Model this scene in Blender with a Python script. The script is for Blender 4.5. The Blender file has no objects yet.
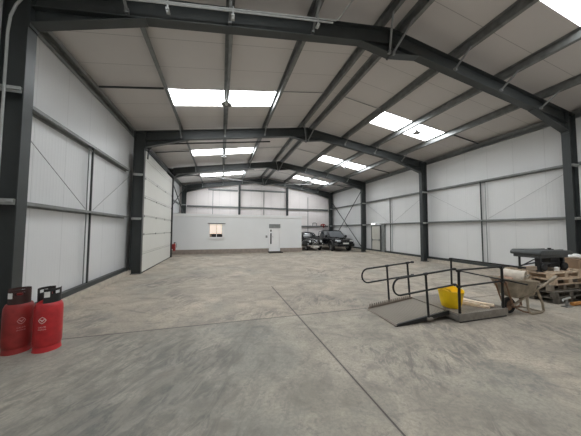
import bpy, bmesh, math, random
from mathutils import Vector, Matrix
random.seed(7)
C = bpy.context.scene.collection
S = bpy.context.scene
PI = math.pi

# ------------------------------------------------------------------ materials
def mat(name, col, rough=.6, metal=0.0, var=0.0, scale=4.0, bump=0.0, bscale=40.0, spec=.5, detail=4):
    m = bpy.data.materials.new(name); m.use_nodes = True
    nt = m.node_tree; b = nt.nodes['Principled BSDF']
    b.inputs['Base Color'].default_value = (*col, 1); b.inputs['Roughness'].default_value = rough
    b.inputs['Metallic'].default_value = metal; b.inputs['Specular IOR Level'].default_value = spec
    tc = nt.nodes.new('ShaderNodeTexCoord')
    if var > 0:
        n = nt.nodes.new('ShaderNodeTexNoise'); n.inputs['Scale'].default_value = scale; n.inputs['Detail'].default_value = detail
        nt.links.new(tc.outputs['Object'], n.inputs['Vector'])
        r = nt.nodes.new('ShaderNodeMapRange'); r.inputs['From Min'].default_value = .3; r.inputs['From Max'].default_value = .7
        r.inputs['To Min'].default_value = 1 - var; r.inputs['To Max'].default_value = 1 + var
        nt.links.new(n.outputs['Fac'], r.inputs['Value'])
        mx = nt.nodes.new('ShaderNodeVectorMath'); mx.operation = 'SCALE'; mx.inputs[0].default_value = col
        nt.links.new(r.outputs['Result'], mx.inputs['Scale']); nt.links.new(mx.outputs['Vector'], b.inputs['Base Color'])
    if bump > 0:
        n2 = nt.nodes.new('ShaderNodeTexNoise'); n2.inputs['Scale'].default_value = bscale
        nt.links.new(tc.outputs['Object'], n2.inputs['Vector'])
        bp = nt.nodes.new('ShaderNodeBump'); bp.inputs['Strength'].default_value = bump; bp.inputs['Distance'].default_value = .01
        nt.links.new(n2.outputs['Fac'], bp.inputs['Height']); nt.links.new(bp.outputs['Normal'], b.inputs['Normal'])
    return m

def panel_mat(name, col, axis, seam=1.0, off=0.0, rib=.1, rough=.45, seamw=.006, seamdark=.62, ribamt=.7, var=.04):
    """profiled sheet: fine ribs (bump) plus a seam line at every panel joint, in world metres"""
    m = bpy.data.materials.new(name); m.use_nodes = True
    nt = m.node_tree; N = nt.nodes; Lk = nt.links; b = N['Principled BSDF']
    b.inputs['Roughness'].default_value = rough
    g = N.new('ShaderNodeNewGeometry'); sp = N.new('ShaderNodeSeparateXYZ'); Lk.new(g.outputs['Position'], sp.inputs[0])
    src = sp.outputs[axis]
    def M(op, a, bb=None, c=None):
        n = N.new('ShaderNodeMath'); n.operation = op
        for i, v in enumerate((a, bb, c)):
            if v is None: continue
            if isinstance(v, (int, float)): n.inputs[i].default_value = v
            else: Lk.new(v, n.inputs[i])
        return n.outputs[0]
    u = M('ADD', src, off); fr = M('FRACT', M('DIVIDE', u, seam))
    d = M('MULTIPLY', M('MINIMUM', fr, M('SUBTRACT', 1.0, fr)), seam)
    isseam = M('LESS_THAN', d, seamw)
    nz = N.new('ShaderNodeTexNoise'); nz.inputs['Scale'].default_value = 1.3; nz.inputs['Detail'].default_value = 5
    Lk.new(g.outputs['Position'], nz.inputs['Vector'])
    v = M('ADD', M('MULTIPLY', nz.outputs['Fac'], var * 2), 1 - var)
    f = M('MULTIPLY', v, M('SUBTRACT', 1.0, M('MULTIPLY', isseam, 1 - seamdark)))
    sc = N.new('ShaderNodeVectorMath'); sc.operation = 'SCALE'; sc.inputs[0].default_value = col
    Lk.new(f, sc.inputs['Scale']); Lk.new(sc.outputs['Vector'], b.inputs['Base Color'])
    rb = M('POWER', M('ABSOLUTE', M('SINE', M('MULTIPLY', u, PI / rib))), 8.0)
    h = M('SUBTRACT', M('MULTIPLY', rb, .3), isseam)
    bp = N.new('ShaderNodeBump'); bp.inputs['Strength'].default_value = ribamt; bp.inputs['Distance'].default_value = .010
    Lk.new(h, bp.inputs['Height']); Lk.new(bp.outputs['Normal'], b.inputs['Normal'])
    return m

def emis(name, col, s):
    m = bpy.data.materials.new(name); m.use_nodes = True
    b = m.node_tree.nodes['Principled BSDF']; b.inputs['Base Color'].default_value = (.8, .8, .8, 1)
    b.inputs['Emission Color'].default_value = (*col, 1); b.inputs['Emission Strength'].default_value = s
    return m

def concrete():
    m = bpy.data.materials.new('power_floated_concrete'); m.use_nodes = True
    nt = m.node_tree; N = nt.nodes; Lk = nt.links; b = N['Principled BSDF']
    g = N.new('ShaderNodeNewGeometry'); sp = N.new('ShaderNodeSeparateXYZ'); Lk.new(g.outputs['Position'], sp.inputs[0])
    def M(op, a, bb=None, c=None, cl=False):
        n = N.new('ShaderNodeMath'); n.operation = op; n.use_clamp = cl
        for i, v in enumerate((a, bb, c)):
            if v is None: continue
            if isinstance(v, (int, float)): n.inputs[i].default_value = v
            else: Lk.new(v, n.inputs[i])
        return n.outputs[0]
    def noise(scale, detail=6, rough=.6, dist=0.0, mp=None):
        n = N.new('ShaderNodeTexNoise'); n.inputs['Scale'].default_value = scale; n.inputs['Detail'].default_value = detail
        n.inputs['Roughness'].default_value = rough; n.inputs['Distortion'].default_value = dist
        if mp:
            mm = N.new('ShaderNodeMapping'); mm.vector_type = 'TEXTURE'; mm.inputs['Rotation'].default_value = (0, 0, mp[0]); mm.inputs['Scale'].default_value = mp[1]; mm.inputs['Location'].default_value = mp[2]
            Lk.new(g.outputs['Position'], mm.inputs['Vector']); Lk.new(mm.outputs['Vector'], n.inputs['Vector'])
        else: Lk.new(g.outputs['Position'], n.inputs['Vector'])
        return n.outputs['Fac']
    def rng(v, a, bb, c=0.0, d=1.0):
        n = N.new('ShaderNodeMapRange'); n.inputs['From Min'].default_value = a; n.inputs['From Max'].default_value = bb
        n.inputs['To Min'].default_value = c; n.inputs['To Max'].default_value = d; Lk.new(v, n.inputs['Value']); return n.outputs[0]
    def mixc(f, c1, c2):
        n = N.new('ShaderNodeMix'); n.data_type = 'RGBA'
        Lk.new(f, n.inputs['Factor'])
        for s, v in ((6, c1), (7, c2)):
            if isinstance(v, tuple): n.inputs[s].default_value = (*v, 1)
            else: Lk.new(v, n.inputs[s])
        return n.outputs[2]
    big = rng(noise(.3, 3), .4, .6); mid = rng(noise(1.3, 10, .7, .6), .40, .62)
    col = mixc(big, (.46, .395, .315), (.58, .49, .385))
    col = mixc(M('MULTIPLY', mid, .75), col, (.33, .30, .255))
    # the slab poured on the near side of the joint is a greyer, greener concrete
    near = M('MULTIPLY', M('LESS_THAN', sp.outputs[1], 4.73), rng(sp.outputs[0], 0.5, 4.5, .75, .25))
    col = mixc(near, col, mixc(mid, (.44, .41, .345), (.285, .268, .225)))
    grn = rng(noise(.45, 6, .65, .5, mp=(0, (1, 1, 1), (3.1, 9.4, 0))), .52, .62)
    col = mixc(M('MULTIPLY', grn, .4), col, (.27, .28, .25))
    # swirling trowel / tyre marks, drawn out along one direction
    sw = rng(noise(6.5, 12, .74, .8, mp=(math.radians(58), (2.8, 1.0, 1), (2.1, .4, 0))), .46, .58)
    # the worn, dirty patch close to the left of the viewer
    dx = M('DIVIDE', M('ADD', sp.outputs[0], .75), 1.35); dy = M('DIVIDE', M('SUBTRACT', sp.outputs[1], 3.0), 1.7)
    rad = M('SQRT', M('ADD', M('MULTIPLY', dx, dx), M('MULTIPLY', dy, dy)))
    patch = M('MULTIPLY', rng(rad, .3, 1.5, 1.0, 0.0), rng(noise(1.4, 4, .6), .36, .58, .25, 1.0))
    col = mixc(M('MULTIPLY', M('MULTIPLY', sw, patch), .95), col, (.085, .088, .085))
    pt2 = rng(noise(.5, 5, .6, .4, mp=(0, (1, 1, 1), (7.3, 2.2, 0))), .5, .62)
    col = mixc(M('MULTIPLY', M('MULTIPLY', sw, pt2), .8), col, (.17, .16, .145))
    col = mixc(M('MULTIPLY', patch, .62), col, (.190, .188, .170))
    # a second scuffed area with paler brush arcs, mid floor left
    arc = rng(noise(1.6, 8, .66, 2.2, mp=(math.radians(-25), (2.2, 1, 1), (0, 0, 0))), .53, .64)
    col = mixc(M('MULTIPLY', arc, .55), col, (.21, .195, .17))
    spk = rng(noise(7, 8, .75), .54, .66); col = mixc(M('MULTIPLY', spk, .6), col, (.20, .19, .175))
    fine = rng(noise(28, 4, .7), .42, .58); col = mixc(M('MULTIPLY', fine, .4), col, (.24, .225, .20))
    # small dark splash marks
    vor = N.new('ShaderNodeTexVoronoi'); vor.inputs['Scale'].default_value = .55; Lk.new(g.outputs['Position'], vor.inputs['Vector'])
    spl = M('MULTIPLY', M('LESS_THAN', M('ADD', vor.outputs['Distance'], M('MULTIPLY', noise(7, 4), .25)), .30), rng(noise(6, 5, .7), .45, .6))
    col = mixc(M('MULTIPLY', spl, .7), col, (.20, .20, .185))
    # saw-cut joints
    jx = M('ADD', M('ABSOLUTE', M('SUBTRACT', sp.outputs[0], 1.56)), M('GREATER_THAN', sp.outputs[1], 7.3))
    jy = M('ABSOLUTE', M('SUBTRACT', M('ADD', sp.outputs[1], M('MULTIPLY', sp.outputs[0], .009)), 4.73))
    j = M('LESS_THAN', M('MINIMUM', jx, jy), .011)
    jh = M('LESS_THAN', M('MINIMUM', jx, jy), .03)
    col = mixc(M('MULTIPLY', jh, .3), col, (.22, .20, .18))
    col = mixc(M('MULTIPLY', j, .85), col, (.07, .06, .055))
    Lk.new(col, b.inputs['Base Color'])
    Lk.new(rng(mid, 0, 1, .62, .80), b.inputs['Roughness']); b.inputs['Specular IOR Level'].default_value = .35
    bp = N.new('ShaderNodeBump'); bp.inputs['Strength'].default_value = .4; bp.inputs['Distance'].default_value = .01
    Lk.new(M('SUBTRACT', noise(12, 8, .7), M('MULTIPLY', j, 1.0)), bp.inputs['Height']); Lk.new(bp.outputs['Normal'], b.inputs['Normal'])
    return m

M_conc = concrete()
M_wallL = panel_mat('white_liner_side', (.73, .74, .745), 1, 1.0, .12, .1, .38, seamdark=.80)
M_wallR = panel_mat('white_liner_side_right', (.72, .725, .72), 1, 1.0, .4, .1, .42, seamdark=.82)
M_wallB = panel_mat('white_liner_gable', (.87, .82, .80), 0, 1.0, .2, .1, .45)
M_roof = panel_mat('grey_liner_roof', (.60, .57, .545), 1, 1.0, .08, .25, .5, .007, .6, .15)
M_steel = mat('dark_grey_painted_steel', (.040, .046, .046), .42, 0, .12, 3)
M_galv = mat('galvanised_steel', (.20, .205, .20), .45, .5, .2, 6)
M_rail = mat('grey_coated_steel_rail', (.25, .26, .255), .45, .4, .15, 5)
M_bright = mat('pale_galvanised_conduit', (.48, .50, .49), .4, .5, .1, 8)
M_wire = mat('thin_steel_wire', (.42, .42, .42), .5, .5)
M_kerb = mat('concrete_kerb', (.50, .45, .38), .8, 0, .15, 6, .2, 60)
M_office = mat('pale_grey_office_panel', (.84, .85, .85), .5, 0, .02, 1)
M_trim = mat('white_trim', (.90, .90, .89), .45)
M_skirt = mat('brown_grey_skirting', (.31, .26, .225), .7, 0, .15, 5)
M_door = panel_mat('cream_sectional_door_panel', (.70, .70, .655), 2, .8, .04, .2, .42, .007, .4, .12)
M_black = mat('black_steel', (.012, .013, .014), .42, .2, .2, 10)
M_blackp = mat('black_plastic', (.018, .018, .018), .5, 0, .2, 10)
M_rubber = mat('black_rubber', (.02, .02, .02), .8, 0, .2, 20, .3, 80)
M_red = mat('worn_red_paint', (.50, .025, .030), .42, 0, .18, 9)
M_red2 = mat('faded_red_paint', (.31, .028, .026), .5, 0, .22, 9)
M_white = mat('white_paint', (.82, .82, .80), .5)
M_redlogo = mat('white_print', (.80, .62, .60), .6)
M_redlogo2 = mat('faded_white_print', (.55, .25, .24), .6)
M_yellow = mat('yellow_plastic', (.95, .64, .004), .42, 0, .08, 8)
M_yedge = mat('yellow_plastic_rim', (.80, .52, .01), .4)
M_ply = panel_mat('brown_grey_grating', (.30, .265, .22), 0, .055, 0, .03, .7, .010, .45, .5, .25)
M_deckside = mat('grey_weathered_steel', (.25, .235, .21), .55, .35, .2, 8)
M_tooth = mat('brown_grey_edge', (.20, .165, .135), .65, .1, .2, 12)
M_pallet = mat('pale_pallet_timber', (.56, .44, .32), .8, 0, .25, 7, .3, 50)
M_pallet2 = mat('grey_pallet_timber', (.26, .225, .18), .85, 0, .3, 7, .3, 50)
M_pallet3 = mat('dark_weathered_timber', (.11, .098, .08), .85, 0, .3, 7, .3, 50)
M_wood = mat('fresh_cut_timber', (.88, .74, .58), .7, 0, .2, 9)
M_cement = mat('cement_crusted_steel', (.30, .26, .20), .85, 0, .3, 6, .7, 40)
M_frame_tan = mat('dusty_tan_tube', (.30, .255, .19), .7, 0, .2, 10)
M_rust = mat('rusty_brown_tube', (.20, .12, .075), .7, .1, .3, 14)
M_bucket = mat('dirty_white_plastic', (.66, .60, .51), .6, 0, .15, 9)
M_sack = mat('brown_sacking', (.40, .26, .19), .9, 0, .3, 12, .6, 60)
M_lid = mat('charcoal_plastic', (.06, .066, .066), .55, 0, .12, 14, .15, 90)
M_card = mat('brown_cardboard', (.34, .24, .16), .85, 0, .12, 6)
M_orange = mat('orange_paint', (.50, .22, .05), .55, 0, .2, 8)
M_carblk = mat('black_car_paint', (.008, .009, .010), .16, 0, 0, 1, spec=.6)
M_cargrey = mat('black_green_car_paint', (.030, .032, .031), .2, 0, .1, 3)
M_glassd = mat('dark_car_glass', (.03, .035, .04), .06, 0, 0, 1, spec=.8)
M_glassl = mat('light_reflecting_glass', (.16, .17, .18), .08, 0, 0, 1, spec=.8)
M_chrome = mat('chrome', (.62, .63, .64), .14, 1.0)
M_lens = mat('headlamp_lens', (.70, .72, .74), .12, .3)
M_plate = mat('white_number_plate', (.70, .70, .66), .5)
M_blind = mat('cream_blind', (.86, .70, .56), .7, 0, .04, 30)
M_darkglass = mat('dark_glazing', (.03, .032, .035), .1)
M_exit = mat('grey_beige_door_leaf', (.50, .49, .44), .5, 0, .06, 3)
M_mat = mat('dark_rubber_mat', (.07, .06, .055), .9)
M_rooflight = emis('translucent_daylight_sheet', (.93, .97, 1.0), 15.0)
M_lampglow = emis('lit_white_diffuser', (1, 1, .97), 2.2)
M_windowglow = emis('warm_lit_blind', (1.0, .74, .54), .75)

# ------------------------------------------------------------------ helpers
def BM(): return bmesh.new()
def box(bm, x0, x1, y0, y1, z0, z1, rot=None, about=None):
    vs = [bm.verts.new((x, y, z)) for x in (x0, x1) for y in (y0, y1) for z in (z0, z1)]
    for f in ((0,1,3,2),(4,6,7,5),(0,4,5,1),(2,3,7,6),(0,2,6,4),(1,5,7,3)): bm.faces.new([vs[i] for i in f])
    if rot is not None:
        c = Vector(about) if about else Vector(((x0+x1)/2, (y0+y1)/2, (z0+z1)/2))
        for v in vs: v.co = rot @ (v.co - c) + c
    return vs
def prism(bm, pts, axis, a, b):
    """extrude a 2d polygon: axis 'Y' -> pts are (x,z); 'X' -> (y,z); 'Z' -> (x,y)"""
    def P(p, t): return {'Y': (p[0], t, p[1]), 'X': (t, p[0], p[1]), 'Z': (p[0], p[1], t)}[axis]
    A = [bm.verts.new(P(p, a)) for p in pts]; B = [bm.verts.new(P(p, b)) for p in pts]
    n = len(pts); bm.faces.new(A); bm.faces.new(B[::-1])
    for i in range(n): bm.faces.new((A[i], B[i], B[(i+1) % n], A[(i+1) % n]))
def tube(bm, pts, r, n=10, closed=False, caps=True):
    pts = [Vector(p) for p in pts]; rings = []; N = len(pts)
    rr = r if isinstance(r, (list, tuple)) else [r] * N
    up = None
    for i, p in enumerate(pts):
        if closed: t = (pts[(i+1) % N] - pts[i-1]).normalized()
        elif i == 0: t = (pts[1] - p).normalized()
        elif i == N-1: t = (p - pts[-2]).normalized()
        else: t = ((pts[i+1] - p).normalized() + (p - pts[i-1]).normalized()).normalized()
        if up is None: up = t.orthogonal().normalized()
        else:
            up = up - t * up.dot(t)
            up = up.normalized() if up.length > 1e-6 else t.orthogonal().normalized()
        s = t.cross(up)
        rings.append([bm.verts.new(p + (up * math.cos(2*PI*k/n) + s * math.sin(2*PI*k/n)) * rr[i]) for k in range(n)])
    for i in range(N if closed else N-1):
        a, b = rings[i], rings[(i+1) % N]
        for k in range(n): bm.faces.new((a[k], a[(k+1) % n], b[(k+1) % n], b[k]))
    if caps and not closed: bm.faces.new(rings[0][::-1]); bm.faces.new(rings[-1])
def lathe(bm, prof, c=(0,0,0), n=28, axis='Z', sq=1.0):
    c = Vector(c); rings = []
    def P(r, h, a):
        if axis == 'Z': return (r*math.cos(a), r*math.sin(a)*sq, h)
        if axis == 'X': return (h, r*math.cos(a), r*math.sin(a))
        return (r*math.cos(a), h, r*math.sin(a))
    for r, h in prof:
        if r < 1e-6: rings.append([bm.verts.new(c + Vector(P(0, h, 0)))])
        else: rings.append([bm.verts.new(c + Vector(P(r, h, 2*PI*k/n))) for k in range(n)])
    for a, b in zip(rings, rings[1:]):
        if len(a) == 1 and len(b) == 1: continue
        for k in range(n):
            k2 = (k+1) % n
            if len(a) == 1: bm.faces.new((a[0], b[k], b[k2]))
            elif len(b) == 1: bm.faces.new((a[k], a[k2], b[0]))
            else: bm.faces.new((a[k], a[k2], b[k2], b[k]))
def loft(bm, secs, n=28, caps=True):
    """secs along y: (y, cx, half width, z0, z1, exponent)"""
    rings = []
    for (y, cx, hw, z0, z1, e) in secs:
        zc, hz = (z0+z1)/2, (z1-z0)/2; ring = []
        for k in range(n):
            a = 2*PI*(k+.5)/n; ca, sa = math.cos(a), math.sin(a)
            ring.append(bm.verts.new((cx + hw*math.copysign(abs(ca)**(2/e), ca), y, zc + hz*math.copysign(abs(sa)**(2/e), sa))))
        rings.append(ring)
    for a, b in zip(rings, rings[1:]):
        for k in range(n): bm.faces.new((a[k], a[(k+1) % n], b[(k+1) % n], b[k]))
    if caps: bm.faces.new(rings[0][::-1]); bm.faces.new(rings[-1])
def obj(name, bm, m, parent=None, smooth=False, bevel=0, loc=(0,0,0), kind=None, label=None):
    bmesh.ops.recalc_face_normals(bm, faces=bm.faces)
    me = bpy.data.meshes.new(name); bm.to_mesh(me); bm.free(); me.materials.append(m)
    if smooth:
        for p in me.polygons: p.use_smooth = True
        me.set_sharp_from_angle(angle=math.radians(38))
    o = bpy.data.objects.new(name, me); C.objects.link(o); o.location = loc
    if parent: o.parent = parent
    if bevel:
        bv = o.modifiers.new('bevel', 'BEVEL'); bv.width = bevel; bv.segments = 2; bv.limit_method = 'ANGLE'
    if kind: o['kind'] = kind
    if label: o['label'] = label
    return o
def struct(name, bm, m, **k): return obj(name, bm, m, kind='structure', **k)
def thing(name, label, cat, loc=(0,0,0), rz=0, group=None):
    o = bpy.data.objects.new(name, None); C.objects.link(o); o.location = loc; o.rotation_euler = (0,0,rz)
    o['label'] = label; o['category'] = cat; o.empty_display_size = .1
    if group: o['group'] = group
    return o
def tag(o, label, cat, group=None):
    o['label'] = label; o['category'] = cat
    if group: o['group'] = group
    return o
def dup(root, loc, label, rz=None):
    r = root.copy(); C.objects.link(r); r.location = loc; r['label'] = label
    if rz is not None: r.rotation_euler = (0,0,rz)
    for ch in [o for o in C.objects if o.parent == root]:
        c = ch.copy(); C.objects.link(c); c.parent = r
        for g in [o for o in C.objects if o.parent == ch]:
            d = g.copy(); C.objects.link(d); d.parent = c
    return r

# ------------------------------------------------------------------ dimensions (metres)
XL, XR, XC = -3.05, 11.09, 4.02          # inner faces of the left / right columns, ridge line
WL, WR = -3.63, 11.67                    # liner walls
YB, YF = 23.08, -1.5                     # gable wall, wall behind the viewer
FY = [4.78, 10.78, 16.78, 22.78]         # portal frame centres
DC = .38; FW = .2
def ztop(x): return 6.87 - .15*abs(x - XC)      # top of rafter
def zroof(x): return 7.07 - .15*abs(x - XC)     # liner

# ------------------------------------------------------------------ shell
b = BM(); box(b, WL-.3, WR+.3, YF-.2, YB+.3, -.2, 0); struct('floor', b, M_conc)
for nm, x0, x1, m in (('wall_left', WL-.1, WL, M_wallL), ('wall_right', WR, WR+.1, M_wallR)):
    b = BM(); box(b, x0, x1, YF, YB, 0, zroof(WL)+.02); struct(nm, b, m)
for nm, y0, y1 in (('wall_back', YB, YB+.1), ('wall_front', YF-.1, YF)):
    b = BM(); prism(b, [(WL-.1, 0), (WR+.1, 0), (WR+.1, zroof(WR)), (XC, zroof(XC)), (WL-.1, zroof(WL))], 'Y', y0, y1); struct(nm, b, M_wallB)
# rooflights: one in each bay of each slope, between the second and the fourth purlin
RLY = [8.0 + 6*k for k in range(-1, 3)]  # nearest left panel is out of view, added to brighten the near floor
SL = {'L': (-1.7, 1.9), 'R': (6.14, 9.74)}
b = BM()
def slab(bm, x0, x1, y0, y1, z0=0.0, z1=.09):
    prism(bm, [(x0, zroof(x0)+z0), (x1, zroof(x1)+z0), (x1, zroof(x1)+z1), (x0, zroof(x0)+z1)], 'Y', y0, y1)
segs = [(WL-.1, -1.7, 0), (-1.7, 1.9, 1), (1.9, XC, 0), (XC, 6.14, 0), (6.14, 9.74, 1), (9.74, WR+.1, 0)]
for x0, x1, h in segs:
    if not h: slab(b, x0, x1, YF, YB); continue
    ys = [YF] + [v for y in RLY for v in (y, y+1.05)] + [YB]
    for i in range(0, len(ys), 2): slab(b, x0, x1, ys[i], ys[i+1])
struct('ceiling', b, M_roof)
n = 1
for side in 'LR':
    for y in RLY:
        b = BM(); x0, x1 = SL[side]; slab(b, x0, x1, y, y+1.05, .05, .075)
        struct('window_%d' % n, b, M_rooflight); n += 1
# kerbs and base rails
for nm, x0, x1 in (('baseboard_left', WL, WL+.24), ('baseboard_right', WR-.22, WR)):
    b = BM(); box(b, x0, x1, YF, YB-.1, 0, .16); struct(nm, b, M_kerb)
b = BM(); box(b, WL+.25, WR-.23, YB-.13, YB, 0, .13); struct('baseboard_back', b, M_kerb)
for i, (x0, x1, y0, y1) in enumerate(((WL+.02, WL+.14, YF, 10.66), (WR-.14, WR-.02, YF, YB-.2))):
    b = BM(); box(b, x0, x1, y0, y1, .16, .28); struct('trim_%d' % (i+1), b, M_steel)

# ------------------------------------------------------------------ steel portal frames
def make_frame(label, loc):
    t = thing('portal_frame', label, 'steel frame', loc, 0, 'steel portal frames across the hall')
    hw, tw, tf = FW/2, .012, .018
    for s, xi, xo, nm in ((1, XL, XL-DC, 'left'), (-1, XR, XR+DC, 'right')):
        b = BM(); zt = ztop(xo)
        for xa in (xi, xo + s*tf):
            x0, x1 = sorted((xa, xa - s*tf)); box(b, x0, x1, -hw, hw, 0.02, zt - (0 if xa == xi else .02))
        x0, x1 = sorted((xi - s*tf, xo + s*tf)); box(b, x0, x1, -tw/2, tw/2, .02, zt-.02)
        box(b, min(xi, xo)-.03, max(xi, xo)+.03, -hw-.03, hw+.03, 0, .02)
        obj('column', b, M_steel, t)
        # rafter
        b = BM(); D = .41
        pts = [(xi - s*.0, ztop(xi)), (XC, ztop(XC)), (XC, ztop(XC)-D), (xi, ztop(xi)-D)]
        prism(b, pts, 'Y', -tw/2, tw/2)
        prism(b, [(xo, ztop(xo)), (XC, ztop(XC)), (XC, ztop(XC)-tf), (xo, ztop(xo)-tf)], 'Y', -hw, hw)
        prism(b, [(xi, ztop(xi)-D+tf), (XC, ztop(XC)-D+tf), (XC, ztop(XC)-D), (xi, ztop(xi)-D)], 'Y', -hw, hw)
        obj('rafter', b, M_steel, t)
        # eaves haunch
        b = BM(); xe = xi + s*1.65; zb = 5.12; ze = ztop(xe)-D
        prism(b, [(xi, ztop(xi)-D), (xe, ze), (xi, zb)], 'Y', -tw/2, tw/2)
        prism(b, [(xi, zb+tf), (xe, ze+.004), (xe, ze-.014), (xi, zb)], 'Y', -hw, hw)
        box(b, *sorted((xi, xi + s*.02)), -hw, hw, zb-.06, ztop(xi))
        obj('eaves_haunch', b, M_steel, t)
        # horizontal stays on the web at rail height
        for zr in (2.22, 4.0):
            b = BM(); x0, x1 = sorted((xo - s*.0, xi - s*.03))
            box(b, x0, x1, -hw-.03, -hw+.05, zr-.03, zr+.02); box(b, x0, x1, -hw+.0, -hw+.012, zr-.07, zr)
            obj('rail_stay', b, M_bright, t)
    b = BM()
    zb = ztop(XC)-.41
    prism(b, [(3.15, ztop(3.15)-.41), (XC, zb), (4.89, ztop(4.89)-.41), (XC, 6.19)], 'Y', -tw/2, tw/2)
    for s in (-1, 1):
        xe = XC + s*.87; prism(b, [(xe, ztop(xe)-.41), (XC, 6.19), (XC, 6.208), (xe, ztop(xe)-.392)], 'Y', -hw, hw)
    box(b, XC-.02, XC+.02, -hw, hw, 6.16, ztop(XC))
    obj('apex_haunch', b, M_steel, t)
    for x in (-1.7, .1, 1.9, 3.72, 4.32, 6.14, 7.94, 9.74):
        b = BM(); s = 1 if x > XC else -1
        y0, zt_, zb_ = -.52, ztop(x)+.01, ztop(x)-.30
        if 3 < x < 5: xx = XC + s*.06; zb_ = 6.24
        else: xx = x
        tube(b, [(x, y0, zt_), (xx, -hw+.01, zb_)], .028, 6)
        box(b, xx-.035, xx+.035, -hw-.012, -hw+.05, zb_-.05, zb_+.03)
        obj('fly_brace', b, M_rail, t)
    return t
f1 = make_frame('nearest dark grey steel portal frame, crossing the top of the view', (0, FY[0], 0))
dup(f1, (0, FY[1], 0), 'dark grey steel portal frame at the near jamb of the cream shutter door')
dup(f1, (0, FY[2], 0), 'dark grey steel portal frame just in front of the white office')
dup(f1, (0, FY[3], 0), 'farthest dark grey steel portal frame, against the gable wall')

# ------------------------------------------------------------------ purlins, eaves beams
def purlin_bm(x):
    b = BM(); s = 1 if x > XC else -1
    zb, zt = ztop(x), zroof(x)-.003
    pts_w = [(x-.004, zb), (x+.004, zb), (x+.004, zt), (x-.004, zt)]
    prism(b, pts_w, 'Y', YF+.05, YB-.05)
    for (z, d) in ((zb, 1), (zt-.006, -1)):
        dz = -.15*s*.085*d
        prism(b, [(x, z), (x+.085*d, z+dz), (x+.085*d, z+dz+.006), (x, z+.006)], 'Y', YF+.05, YB-.05)
    prism(b, [(x+.081, zb-.15*s*.081), (x+.085, zb-.15*s*.085), (x+.085, zb-.15*s*.085+.02), (x+.081, zb-.15*s*.081+.02)], 'Y', YF+.05, YB-.05)
    return b
PUR = [(-1.7, 'lowest long roof purlin on the left slope, along the outer end of the left rooflights'),
       (.1, 'long roof purlin crossing the middle of the left rooflights'),
       (1.9, 'long roof purlin on the left slope along the upper ends of the left rooflights'),
       (3.72, 'left one of the two close-set ridge purlins'), (4.32, 'right one of the two close-set ridge purlins'),
       (6.14, 'long roof purlin on the right slope along the upper ends of the right rooflights'),
       (7.94, 'long roof purlin crossing the middle of the right rooflights'),
       (9.74, 'lowest long roof purlin on the right slope, along the outer end of the right rooflights')]
for x, lab in PUR: tag(obj('roof_purlin', purlin_bm(x), M_galv), lab, 'purlin', 'roof purlins')
for s, x, lab in ((1, WL+.01, 'dark grey eaves beam running along the top of the left wall'), (-1, WR-.01, 'dark grey eaves beam running along the top of the right wall')):
    b = BM(); y0, y1 = YF+.05, YB-.05; za = zroof(x)-.27
    box(b, *sorted((x, x+s*.01)), y0, y1, za, za+.21)
    box(b, *sorted((x+s*.01, x+s*.09)), y0, y1, za, za+.01)
    box(b, *sorted((x+s*.01, x+s*.19)), y0, y1, za+.20, za+.21)
    box(b, *sorted((x+s*.18, x+s*.19)), y0, y1, za+.10, za+.20)
    tag(obj('eaves_beam', b, M_rail), lab, 'beam', 'eaves beams')
# anti-sag struts between purlins, mid bay
for k, bay in enumerate(('nearest bay', 'shutter door bay', 'bay over the office')):
    y = 7.82 + 6*k
    for x0, x1, lab in ((WL+.2, -1.77, 'short dark strut from left eaves beam to lowest purlin'), (1.97, 3.66, 'thin strut between left ridge purlin and its neighbour'),
                        (4.39, 6.1, 'thin strut between right ridge purlin and its neighbour'), (9.81, WR-.2, 'short dark strut from right eaves beam to lowest purlin')):
        r = .03 if 'dark' in lab else .013
        b = BM(); tube(b, [(x0, y, zroof(x0)-.09), (x1, y, zroof(x1)-.09)], r, 8)
        tag(obj('purlin_strut', b, M_steel if r > .02 else M_rail), lab + ', ' + bay, 'strut', 'struts between purlins')

# ------------------------------------------------------------------ sheeting rails
def rail(name, label, p0, p1, d, z, m=M_rail, g='horizontal wall rails'):
    """z-rail with web vertical; p0,p1 = (x,y) outer edge, d = inward unit*depth"""
    b = BM(); (x0, y0), (x1, y1) = p0, p1
    if abs(x1-x0) < 1e-6:
        box(b, *sorted((x0, x0+d)), y0, y1, z, z+.012); box(b, *sorted((x0, x0+math.copysign(.01, d))), y0, y1, z-.06, z)
        box(b, *sorted((x0+d, x0+d-math.copysign(.01, d))), y0, y1, z+.012, z+.035)
        box(b, *sorted((x0+d, x0+d-math.copysign(.01, d))), y0, y1, z-.03, z)
    else:
        box(b, x0, x1, *sorted((y0, y0+d)), z, z+.012); box(b, x0, x1, *sorted((y0, y0-.01)), z-.07, z)
        box(b, x0, x1, *sorted((y0+d, y0+d+.01)), z-.055, z+.07)
    return tag(obj(name, b, m), label, 'wall rail', g)
rail('wall_rail', 'upper horizontal rail on the left wall before the shutter door', (WL, YF+.1), (WL, 10.55), .18, 4.07)
rail('wall_rail', 'lower horizontal rail on the left wall before the shutter door', (WL, YF+.1), (WL, 10.55), .18, 2.24)
rail('wall_rail', 'horizontal rail on the left wall above the office roof', (WL, 16.95), (WL, YB-.25), .18, 4.0)
rail('wall_rail', 'upper horizontal rail along the whole right wall', (WR, YF+.1), (WR, YB-.25), -.18, 4.07)
rail('wall_rail', 'lower horizontal rail along the right wall between corner and exit door', (WR, 16.3), (WR, YB-.25), -.18, 2.24)
rail('wall_rail', 'lower horizontal rail along the right wall, nearer than the exit door', (WR, YF+.1), (WR, 15.0), -.18, 2.24)
rail('wall_rail', 'lowest rail on the gable wall, behind the parked cars', (6.6, YB-.01), (XR-.05, YB-.01), -.14, 2.15)
rail('wall_rail', 'long rail across the gable wall just above the office roof', (XL+.05, YB-.01), (XR-.05, YB-.01), -.14, 3.9)
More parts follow.
